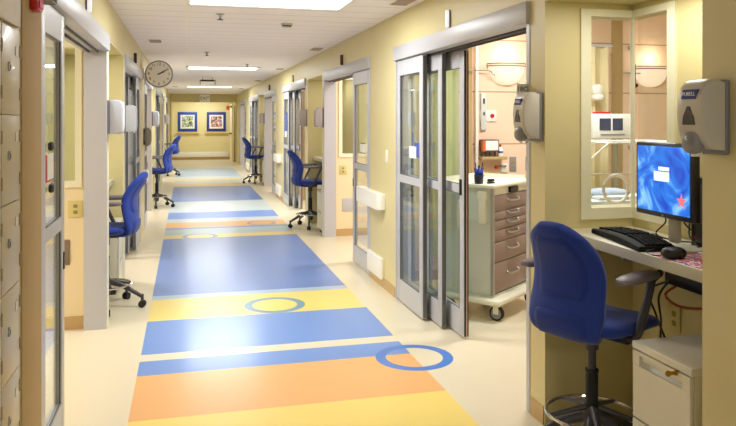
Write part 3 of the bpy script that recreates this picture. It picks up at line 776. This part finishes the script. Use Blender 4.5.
# bundle of leads behind the monitor
for k, (pts, r, mm, lab) in enumerate([
    ([(1.96, 2.63, 1.13), (2.01, 2.66, 1.06), (1.99, 2.70, 1.0), (2.05, 2.66, .975), (2.12, 2.62, .97)], .0035, black_m, 'black lead looping down behind the monitor to the left'),
    ([(1.97, 2.52, 1.14), (2.05, 2.58, 1.05), (2.10, 2.52, 1.0), (2.04, 2.5, .972), (2.13, 2.62, .97)], .0035, black_m, 'black lead looping down behind the monitor foot'),
    ([(1.975, 2.46, 1.12), (2.0, 2.50, 1.03), (2.06, 2.55, .99), (2.02, 2.45, .968), (2.00, 2.34, .967)], .0035, dark_m, 'grey lead lying in front of the computer case'),
    ([(1.96, 2.56, 1.16), (2.08, 2.6, 1.12), (2.13, 2.62, 1.0), (2.09, 2.585, .97), (2.02, 2.57, .967)], .0035, black_m, 'black lead running down beside the computer case'),
    ([(2.0, 2.66, .966), (1.985, 2.58, .966), (2.01, 2.50, .966), (1.99, 2.42, .966), (2.02, 2.36, .966)], .003, white_m, 'pale lead lying on the desk before the case')]):
    tag(MB().tube(spline(pts, 6), r, 6).build('computer_lead', mm), lab, 'cable', 'leads behind the near monitor')
t = thing('wall_phone_box', 'red box on the wall behind the monitor', 'box', (2.19, 2.73, 1.15), PI)
MB().box(0, .05, -.04, .04, -.045, .045, .006).build('case', red_m, t); MB().box(.05, .054, -.02, .02, -.01, .01).build('latch', black_m, t)
# beneath the desk
t = thing('power_unit', 'black power box with hanging leads under the near desk', 'power unit', (2.12, 2.56, .83))
MB().box(-.06, .05, -.22, .18, -.06, .04, .012).build('case', black_m, t)
MB().box(-.062, -.058, .0, .05, .0, .03).build('label_sticker', push_m, t)
MB().tube(spline([(-.05, .14, -.03), (-.07, .2, -.12), (-.03, .24, -.25), (-.05, .22, -.4), (0, .25, -.5)], 6), .005, 8).tube(spline([(-.04, .12, -.03), (-.09, .24, -.1), (-.03, .28, -.22), (.02, .27, -.35)], 6), .005, 8).build('lead', black_m, t)
MB().tube(spline([(-.05, .1, -.05), (-.06, .17, -.11), (-.05, .08, -.14), (0, -.05, -.12)], 6), .006, 8).build('orange_lead', wire_o, t)
plate('outlet', 'white outlet below the near desk behind the chair seat', 'outlet', (2.19, 2.83, .58), PI, plate_y, .04, .06, 2)
t = thing('access_panel', 'pale framed access panel in the wall under the near desk', 'panel', (2.19, 2.42, .5), PI)
MB().box(0, .01, -.22, .22, -.2, .2, .003).build('frame', trim_m, t); MB().box(.01, .013, -.19, .19, -.17, .17).build('cover', cab_m, t)

# small items on other desks
t = thing('clipboard', 'dark folder lying on the desk of the second right alcove', 'folder', (1.92, 9.5, ZD))
MB().box(-.11, .11, -.15, .15, 0, .012, .002).build('board', black_m, t); MB().box(-.1, .1, -.14, .14, .0121, .014).build('sheet', paper_m, t)

# ---------------------------------------------------------------- lockers and column on the near left
yl0, zs = 2.13, [.10, .385, .669, .954, 1.231, 1.515, 1.80]
t = thing('locker_unit', 'beige bank of small lockers at the left edge', 'lockers', (XL, 2.4, 0))
MB().box(-.35, .0, -.265, .268, .0, ZC-.01).build('carcass', locker_m, t, smooth=0)
for i in range(len(zs)-1):
    for j, (a, b_) in enumerate(((-.26, -.02), (-.01, .225))):
        d = MB().box(.001, .010, a, b_, zs[i]+.001, zs[i+1]-.002, .002).build('door', locker_m, t)
        zc = (zs[i]+zs[i+1])/2
        MB().lathe([(.011, -.002), (.014, -.002), (.014, .002), (.011, .002), (.011, -.002)], 16, Matrix.Translation((.013, b_-.15, zc+.01)) @ Matrix.Rotation(PI/2, 4, 'Y')).cyl((.009, b_-.15, zc+.022), (.015, b_-.15, zc+.022), .005, n=10).build('ring_pull', steel_m, d)
        MB().box(.010, .0125, b_-.06, b_-.035, zc+.055, zc+.085).build('card_holder', cab_m, d, smooth=0)
        for zq in (zs[i]+.05, zs[i+1]-.09): MB().box(.003, .013, b_+.004, b_+.012, zq, zq+.04).build('hinge', bronze_m, d, smooth=0)
MB().box(.001, .014, -.26, .225, 1.81, 2.37, .003).build('upper_panel', locker_m, t)
struct('trim_4', MB().box(XL, XL+.006, 2.69, 3.026, 0, ZC, .002), tan_m)
t = thing('fire_alarm', 'red fire alarm strobe high on the tan column', 'fire alarm', (XL+.006, 2.85, 1.90))
MB().box(0, .03, -.05, .04, 0, .18, .006).build('housing', red_m, t); MB().box(.03, .05, -.03, .02, .06, .14, .005).build('strobe', whitet_m, t)
MB().box(.0302, .034, -.035, .03, .01, .045).build('label_plate', pink_p, t)
t = thing('wire_guard', 'small wire cage beside the fire alarm at top left', 'guard', (XL+.006, 2.955, 1.95))
m = MB()
for k in range(5): m.tube([(.002, -.04+.02*k, .0), (.06, -.04+.02*k, .0), (.06, -.04+.02*k, .12), (.002, -.04+.02*k, .12)], .0025, 6)
for z in (0, .04, .08, .12): m.tube([(.002, -.04, z), (.06, -.04, z), (.06, .04, z), (.002, .04, z)], .0025, 6)
m.build('cage', steel_m, t)
# notices stuck on glass
t = thing('door_notice', 'pink and white notice hanging on the near left glass', 'notice', (XL-.009, 3.27, 1.235))
MB().box(-.0, .003, -.15, .02, 0, .115).build('pink_sheet', pink_p, t, smooth=0); MB().box(.0035, .006, -.07, .07, .01, .12).build('white_sheet', paper_m, t, smooth=0)
MB().ell((.004, .03, -.03), (.01, .035, .02), .7, .7).build('clip', rubber_m, t); MB().ell((.004, .02, .15), (.01, .035, .02), .7, .7).build('clip', rubber_m, t)
t = thing('door_notice', 'blue and white notice on glass of nearest right sliding door', 'notice', (XR+.011, 5.27, 1.2), PI)
MB().box(0, .003, .03, .16, .01, .12).build('blue_sheet', bluep_m, t, smooth=0); MB().box(.0035, .006, -.09, .08, 0, .09).build('white_sheet', paper_m, t, smooth=0)
MB().box(.001, .003, -.02, 0, .1, .2).build('strap', bluep_m, t, smooth=0)
t = thing('door_notice', 'white notice with dark top edge on the second right sliding door', 'notice', (XR-.001, 6.87, 1.17), PI)
MB().box(0, .003, -.09, .09, 0, .09).build('white_sheet', paper_m, t, smooth=0); MB().box(.0, .004, -.09, .09, .088, .096).box(0, .004, -.09, .09, -.008, .0).build('edge_strip', dark_m, t, smooth=0)
t = thing('door_notice', 'blue notice on the third right sliding door', 'notice', (XR-.001, 12.55, 1.3), PI)
MB().box(0, .003, -.1, .1, 0, .3).build('blue_sheet', bluep_m, t, smooth=0); MB().box(0, .003, -.1, .1, -.11, -.01).build('white_sheet', paper_m, t, smooth=0)
# room number
t = thing('room_number_sign', 'small white sign reading 18C above the column dispenser', 'sign', (XR, 3.335, 1.655))
MB().box(-.062, .0, 0, .006, -.03, .03, .002).build('plate', white_m, t)
text('18C', .036, 'lettering', blackt_m, t, facing(0, -1, (-.032, -.0002, 0)))

# ---------------------------------------------------------------- end wall
for x, m1, m2, lab in [(.026, mat_fr, art1_m, 'left framed picture on the end wall, green and lilac'), (1.072, mat_fr2, art2_m, 'right framed picture on the end wall, red and orange')]:
    t = thing('framed_picture', lab, 'picture', (x, 27.2, 1.42))
    MB().box(-.35, .35, -.03, 0, -.36, .36, .01).build('frame', m1, t)
    MB().box(-.255, .255, -.033, -.0305, -.26, .25).build('mount', paper_m, t, smooth=0)
    MB().box(-.20, .20, -.036, -.0335, -.2, .2).build('painting', m2, t, smooth=0)
    tag(MB().box(-.42, .42, -.07, 0, -.03, 0, .005).build('picture_ledge', wood_m, loc=(x, 27.2, 1.0)), 'light oak ledge under the '+('left' if x < .5 else 'right')+' picture', 'ledge')
tag(MB().box(-1.0, 1.05, -.06, 0, 0, .19, .02).build('wall_guard', white_m, loc=(.47, 27.2, .10)), 'long white guard rail low on the end wall', 'wall guard')
struct('baseboard_end', MB().box(XL, XR, 27.185, 27.2, 0, .09), base_m, smooth=0)
t = thing('fire_sign', 'small red and orange sign at the top right of end wall', 'sign', (1.5, 27.2, 1.86))
MB().box(-.06, .06, -.01, 0, 0, .15, .002).build('plate', orange_m, t); MB().box(-.05, .05, -.014, -.01, .08, .13).build('band', red_m, t, smooth=0)

# ---------------------------------------------------------------- room seen through the near right door
YB = 6.3
def sconce(x, label):
    t = thing('wall_sconce', label, 'wall lamp', (x, YB, 1.99), 0, 'frosted half bowl wall lamps')
    Rr, Hh = .19, .15
    b = bmesh.new(); rows = []
    for j in range(13):
        v = PI/2*j/12; rows.append([])
        for i in range(25):
            u = PI*i/24
            rows[-1].append(b.verts.new((Rr*math.cos(u)*math.cos(v)**.8, -.12*math.sin(u)*math.cos(v)**.8, .04-(Hh+.05)*math.sin(v))))
    for j in range(12):
        for i in range(24): b.faces.new((rows[j][i], rows[j][i+1], rows[j+1][i+1], rows[j+1][i]))
    bmesh.ops.remove_doubles(b, verts=b.verts, dist=1e-5)
    m = MB(); m._add(b); m.build('bowl', sconce_m, t, smooth=80)
    rr = MB()
    for z in (.045, .022): rr.tube([((Rr+.006)*math.cos(PI*k/24), -.126*math.sin(PI*k/24), z) for k in range(25)], .006, 8)
    rr.build('rim', mat('pinkish rim %.1f' % x, (176, 140, 122), .4), t)
    MB().box(-.15, .15, -.02, 0, -.1, .03, .006).build('backplate', white_m, t)
    l = bpy.data.lights.new('sconce_lamp', 'POINT'); l.energy = 1.6; l.color = (1, .82, .62); l.shadow_soft_size = .06
    o = bpy.data.objects.new('sconce_lamp', l); col.objects.link(o); o.location = (x, YB-.11, 2.12)
sconce(2.98, 'lit half bowl wall lamp seen through the near doorway'); sconce(4.575, 'lit half bowl wall lamp seen through the corner window')
def on_wall(x): return (x, YB, 0)
tag(MB().box(-.05, .05, -.012, 0, 0, 2.6).build('wall_strip', tan_m, loc=(2.575, YB, 0)), 'tan vertical strip on the pink wall left of the lamp', 'wall strip')
tag(MB().box(-.06, .06, -.012, 0, 0, 2.6).build('wall_strip', tan_m, loc=(4.19, YB, 0)), 'tan vertical strip seen in left pane of corner window', 'wall strip')
def rail(x, label):
    t = thing('equipment_rail', label, 'rail', (x, YB, 0), 0)
    MB().box(-.014, .014, -.05, -.03, .9, 2.45, .003).build('upright', white_m, t)
    MB().box(-.01, .01, -.03, 0, 1.2, 1.24).box(-.01, .01, -.03, 0, 2.2, 2.24).build('standoff', steel_m, t, smooth=0)
    MB().tube(spline([(-.1, -.055, 1.965), (.06, -.055, 1.965), (.13, -.06, 1.96), (.145, -.08, 1.93), (.17, -.08, 1.925), (.18, -.08, 1.94)], 4), .006, 8).build('hook_arm', steel_m, t)
    return t
rail(2.66, 'white vertical equipment rail on the wall left of the lamp')
t = rail(4.33, 'white vertical rail with dark hook in the corner window'); MB().ell((.0, -.1, 1.84), (.03, .03, .025)).tube([(0, -.1, 1.84), (0, -.1, 2.05)], .008, 8).build('cup', black_m, t)
t = thing('service_column', 'pale grey strip of sockets on the pink wall', 'service panel', (2.735, YB, 1.4))
MB().box(-.025, .03, -.03, 0, 0, .35, .004).build('housing', mat('pale grey column', (206, 208, 204), .4), t)
MB().box(-.005, .012, -.034, -.03, .25, .30).box(-.005, .012, -.034, -.03, .14, .17).build('socket', dark_m, t, smooth=0)
t = thing('gas_outlet', 'white plate with a red button right of the socket strip', 'gas outlet', (2.83, YB, 1.535), -PI/2)
MB().box(0, .012, -.07, .045, -.055, .055, .003).box(.0, .016, -.125, -.075, -.055, .055, .003).build('plate', plate_w, t); MB().cyl((.012, 0, 0), (.022, 0, 0), .02, n=16).build('button', red_m, t)
t = thing('vital_monitor', 'small boxy bedside monitor with orange side and white screen', 'monitor', (2.775, YB-.06, 1.15))
MB().box(-.075, .085, -.05, .058, .045, .16, .006).build('case', mat('brown case', (92, 70, 60), .5), t)
MB().box(-.055, .072, -.054, -.05, .06, .15).build('screen', paper_m, t, smooth=0); MB().box(-.082, -.06, -.056, .0, .05, .15).build('side_cover', orange_m, t)
for q in (-.05, 0, .05): MB().cyl((q, -.03, 0), (q, -.03, .045), .012, n=10).build('knob', dark_m, t)
t = thing('spray_bottle', 'white bottle with red cap next to the boxy monitor', 'bottle', (2.893, YB-.06, 1.15))
MB().lathe([(0, 0), (.024, 0), (.026, .01), (.026, .07), (.012, .09), (0, .09)], 20).build('bottle_body', plate_w, t); MB().cyl((0, 0, .09), (0, 0, .112), .010, n=12).build('cap', red_m, t)
MB().lathe([(.0265, .03), (.0268, .03), (.0268, .05), (.0265, .05)], 20).build('sticker', bluep_m, t)
t = tag(MB().box(-.1, .16, -.12, 0, -.03, 0, .006).build('wall_shelf', tan_m, loc=(2.78, YB, 1.15)), 'tan wall shelf under the boxy monitor', 'shelf')
t = thing('flow_meter', 'red knob with thin rod below the wall shelf', 'flow meter', (2.86, YB, 1.045))
MB().box(.06, .13, -.02, 0, -.05, .03, .004).build('plate', plate_w, t); MB().ell((-.0, -.04, 0), (.02, .02, .02)).build('knob', red_m, t); MB().cyl((0, -.04, .01), (.11, -.03, .01), .004, n=8).cyl((.1, 0, 0), (.1, -.035, .01), .008, n=8).build('rod', dark_m, t)
plate('wall_outlet', 'grey double socket on pink wall above the cart', 'outlet', (3.05, YB, 1.07), -PI/2, push_m, .035, .07, 2)
t = plate('wall_outlet', 'grey socket with red insert near the door edge', 'outlet', (3.22, YB, 1.07), -PI/2, push_m, .035, .07, False); MB().cyl((.008, 0, 0), (.014, 0, 0), .022, n=16).build('insert', red_m, t)
# privacy curtains
def curtain(x0, x1, y, m, label, axis='x'):
    t = thing('privacy_curtain', label, 'curtain', ((x0+x1)/2, y, 0), 0 if axis == 'x' else PI/2)
    L = (x1-x0)/2; b = bmesh.new(); A = []; B = []; n_ = int(L*2*60)
    for i in range(n_+1):
        u = -L+2*L*i/n_; w = .025*math.sin(u*38)+.008*math.sin(u*91)
        A.append([b.verts.new((u, w-.003, z)) for z in (.25, 2.2)]); B.append([b.verts.new((u, w+.003, z)) for z in (.25, 2.2)])
    for i in range(n_):
        b.faces.new((A[i][0], A[i+1][0], A[i+1][1], A[i][1])); b.faces.new((B[i][0], B[i][1], B[i+1][1], B[i+1][0]))
        b.faces.new((A[i][1], A[i+1][1], B[i+1][1], B[i][1])); b.faces.new((A[i][0], B[i][0], B[i+1][0], A[i+1][0]))
    for i in (0, n_): b.faces.new((A[i][0], A[i][1], B[i][1], B[i][0]))
    mm = MB(); mm._add(b); mm.build('cloth', m, t, smooth=60)
    MB().box(-L-.05, L+.05, -.015, .015, 2.2, 2.225).build('track', alu, t, smooth=0)
curtain(3.40, 3.95, 6.1, curtain_m, 'cream curtain seen in the left pane of the corner window')
curtain(1.90, 2.13, 6.18, curtain_m, 'narrow cream curtain seen through the outermost glass of near right door')
curtain(2.17, 2.42, 6.15, curtg_m, 'pale green curtain seen through the near right sliding door')
curtain(2.1, 2.95, 12.9, curtain_m, 'cream curtain behind the third right sliding door')
# rounded white blob near the window
t = thing('white_blob', 'white rounded blob seen through the corner window', 'dispenser', (3.78, 6.02, 1.68))
MB().ell((0, -.02, .10), (.055, .04, .055), .8, .7).ell((.005, -.02, .03), (.06, .045, .035), .8, .7).build('body', plate_w, t)

# incubator behind the corner window
t = thing('infant_incubator', 'clear hooded infant incubator seen through the corner window', 'incubator', (3.18, 4.75, 0))
HB, HT = .90, 1.33
MB().box(-.46, .46, -.28, .28, .78, .87, .02).box(-.42, .42, -.25, .25, .70, .78, .01).build('deck', plate_w, t)
MB().box(-.05, .05, -.06, .06, .12, .70, .01).box(-.4, .4, -.04, .04, .07, .12, .01).box(-.36, -.30, -.26, .26, .07, .12, .01).box(.30, .36, -.26, .26, .07, .12, .01).build('pedestal', plate_w, t)
for x in (-.33, .33):
    for y in (-.24, .24): MB().cyl((x-.015, y, .05), (x+.015, y, .05), .05, n=20).box(x-.02, x+.02, y-.015, y+.015, .05, .09).build('caster', dark_m, t)
prof = [(-.42, .87), (-.42, 1.20), (-.25, HT), (.42, HT), (.42, .87)]
h = MB()
b = bmesh.new()
fa = [b.verts.new((x, -.25, z)) for x, z in prof]; bb = [b.verts.new((x, .25, z)) for x, z in prof]
b.faces.new(fa); b.faces.new(bb[::-1])
for i in range(4): b.faces.new((fa[i], bb[i], bb[i+1], fa[i+1]))
h._add(b); hood = h.build('hood', acryl_m, t, smooth=0)
fr = MB()
for y in (-.25, .25):
    for i in range(4): fr.cyl((prof[i][0], y, prof[i][1]), (prof[i+1][0], y, prof[i+1][1]), .007, n=8)
for x, z in prof[1:4]: fr.cyl((x, -.25, z), (x, .25, z), .007, n=8)
fr.box(-.42, .42, -.257, -.245, 1.10, 1.115); fr.build('hood_edge', plate_w, hood)
m = MB()
for x in (-.2, .12): m.tube([(x+.10*math.cos(2*PI*k/28), -.258, 1.0+.10*math.sin(2*PI*k/28)) for k in range(28)], .012, 8, closed=True)
m.build('port_ring', plate_w, hood)
MB().box(-.38, .38, -.22, .22, .87, .915, .015).build('mattress', bed_m, t)
MB().ell((-.12, -.02, .94), (.18, .10, .045), .8, .8).build('folded_blanket', mat('soft blue cloth', (176, 186, 206), .8, noise=14, scale=24), t)
MB().box(-.3, .1, -.2, -.1, .915, .94, .008).build('cloth_roll', paper_m, t)
t = thing('incubator_controller', 'white control box with blue grey screens above the incubator', 'control unit', (3.63, 5.6, 1.33))
MB().box(-.19, .19, -.08, .08, 0, .22, .012).build('case', plate_w, t)
gs = mat('grey blue screen', (60, 66, 92), .3)
MB().box(-.13, -.02, -.084, -.08, .075, .18).build('screen', gs, t, smooth=0); MB().box(.0, .1, -.084, -.08, .075, .18).build('screen', gs, t, smooth=0)
MB().box(-.12, .12, -.084, -.08, .03, .045).build('button_row', push_m, t, smooth=0)
MB().box(-.14, .0, -.05, .02, .22, .238, .004).build('alarm_bar', red_m, t)
MB().cyl((.1, .02, -1.27), (.1, .02, 0), .018).build('pole', steel_m, t)
MB().lathe([(0, -1.33), (.22, -1.33), (.22, -1.31), (.03, -1.27), (0, -1.27)], 24, Matrix.Translation((.1, .02, 0))).build('foot', push_m, t)

# ---------------------------------------------------------------- drawer cart
t = thing('supply_cart', 'wheeled supply cart with mauve drawers and mint side panel', 'cart', (2.207, 4.906, 0), math.atan2(.414, .513))
W_, D_ = .66, .42
MB().box(0, W_, 0.012, D_, .18, .985, .006).build('body', mint_m, t)
MB().box(-.004, 0, .03, D_-.03, .74, .95).build('side_panel', mint2_m, t, smooth=0)
MB().box(-.03, -.004, .04, .10, .72, .93, .006).box(-.034, 0, .03, .11, .90, .96, .01).build('side_holder', cartw_m, t)
MB().tube(spline([(-.01, .24, .88), (-.06, .24, .88), (-.075, .24, .84), (-.075, .24, .72), (-.06, .24, .68), (-.01, .24, .68)], 5), .014, 10).build('push_handle', white_m, t)
MB().box(0, .022, -.012, .012, .18, .985).box(W_-.022, W_, -.012, .012, .18, .985).build('front_post', steel_m, t, smooth=0)
MB().box(-.03, W_+.03, -.03, D_+.02, .985, 1.012, .008).build('worktop', cartw_m, t)
MB().box(-.03, W_+.03, D_, D_+.02, 1.012, 1.05).box(W_+.01, W_+.03, .05, D_+.02, 1.012, 1.04).build('rim', cartw_m, t)
zz = [.985, .928, .805, .735, .665, .575, .42, .19]
MB().box(.024, W_-.024, -.006, .012, zz[1]+.004, zz[0]).build('top_tray', cartw_m, t)
MB().box(.26, .40, -.03, -.006, .935, .98, .006).build('latch', black_m, t)
for i in range(1, 7):
    d = MB().box(.026, W_-.026, -.006, .012, zz[i+1]+.004, zz[i]-.004, .003).build('drawer', draw_m, t)
    zc = (zz[i]+zz[i+1])/2+.01
    MB().tube(spline([(.24, -.008, zc+.012), (.25, -.03, zc), (.33, -.034, zc-.004), (.41, -.03, zc), (.42, -.008, zc+.012)], 4), .007, 8).build('pull', steel_m, d)
MB().box(-.06, W_+.06, -.09, D_+.03, .12, .165, .02, 3).build('bumper', cartw_m, t)
MB().box(0, W_, 0.0, D_, .165, .18).build('base_plate', mint_m, t, smooth=0)
for x, y in ((.02, -.03), (W_-.02, -.03), (.02, D_-.04), (W_-.02, D_-.04)):
    cs = MB().cyl((x-.014, y, .055), (x+.014, y, .055), .055, n=28).build('caster', rubber_m, t)
    MB().cyl((x-.016, y, .055), (x+.016, y, .055), .042, n=24).build('wheel_disc', push_m, cs)
    MB().box(x-.026, x-.017, y-.02, y+.02, .05, .12).box(x+.017, x+.026, y-.02, y+.02, .05, .12).box(x-.026, x+.026, y-.03, y+.03, .108, .12).build('fork', cartw_m, cs, smooth=0)
Mc = Matrix.Translation((2.207, 4.906, 0)) @ Matrix.Rotation(math.atan2(.414, .513), 4, 'Z')
p = Mc @ Vector((-.0+.02, .12, 1.0125)); t = thing('pen_cup', 'blue cup of pens at the left end of the cart', 'cup', tuple(p))
MB().lathe([(0, 0), (.032, 0), (.038, .07), (.035, .07), (.03, .004), (0, .004)], 20).build('cup_body', mat('smoke cup', (50, 54, 70), .3), t)
for k in range(6):
    a = k*1.05; MB().cyl((.012*math.cos(a), .012*math.sin(a), .005), (.034*math.cos(a), .034*math.sin(a), .12+.02*(k % 3)), .004, n=8).build('pen', [mat_fr, black_m, mat_fr2][k % 3], t)
MB().ell((0, 0, .085), (.034, .034, .03)).build('blue_wipes', mat('bright blue cloth', (24, 60, 170), .7), t)
p = Mc @ Vector((.10, .06, 1.0125)); t = thing('tape_holder', 'small dark stapler on the front left of cart top', 'stapler', tuple(p), .3)
MB().box(-.03, .03, -.015, .015, 0, .012, .003).box(-.028, .03, -.012, .012, .014, .035, .006).build('body', black_m, t)
p = Mc @ Vector((.32, .24, 1.0125)); t = thing('paper_stack', 'white sheets lying on the cart top', 'paper', tuple(p), .5)
MB().box(-.14, .14, -.1, .1, 0, .01).build('sheets', paper_m, t, smooth=0); MB().box(-.1, -.02, -.11, .08, .01, .013).build('slip', cartw_m, t, smooth=0)

# ---------------------------------------------------------------- camera
cam = bpy.data.cameras.new('camera'); co = bpy.data.objects.new('camera', cam); col.objects.link(co)
bpy.context.scene.camera = co
F = 710.0
cam.sensor_fit = 'HORIZONTAL'; cam.sensor_width = 36; cam.lens = 36*F/736
cam.shift_y = -(213-119.5)/736
cam.clip_start = .05
co.location = (0, 0, 1.5); co.rotation_euler = (PI/2, 0, -math.atan(181.2/710))
sc = bpy.context.scene
w = bpy.data.worlds.new('world'); sc.world = w; w.use_nodes = True
w.node_tree.nodes['Background'].inputs[0].default_value = (.9, .9, 1, 1); w.node_tree.nodes['Background'].inputs[1].default_value = .05
sc.view_settings.view_transform = 'Standard'; sc.view_settings.look = 'None'; sc.view_settings.gamma = 1; sc.view_settings.exposure = 0.42
sc.cycles.max_bounces = 10; sc.cycles.transparent_max_bounces = 16; sc.cycles.diffuse_bounces = 6
sc.cycles.sample_clamp_indirect = 4; sc.cycles.caustics_reflective = False; sc.cycles.caustics_refractive = False
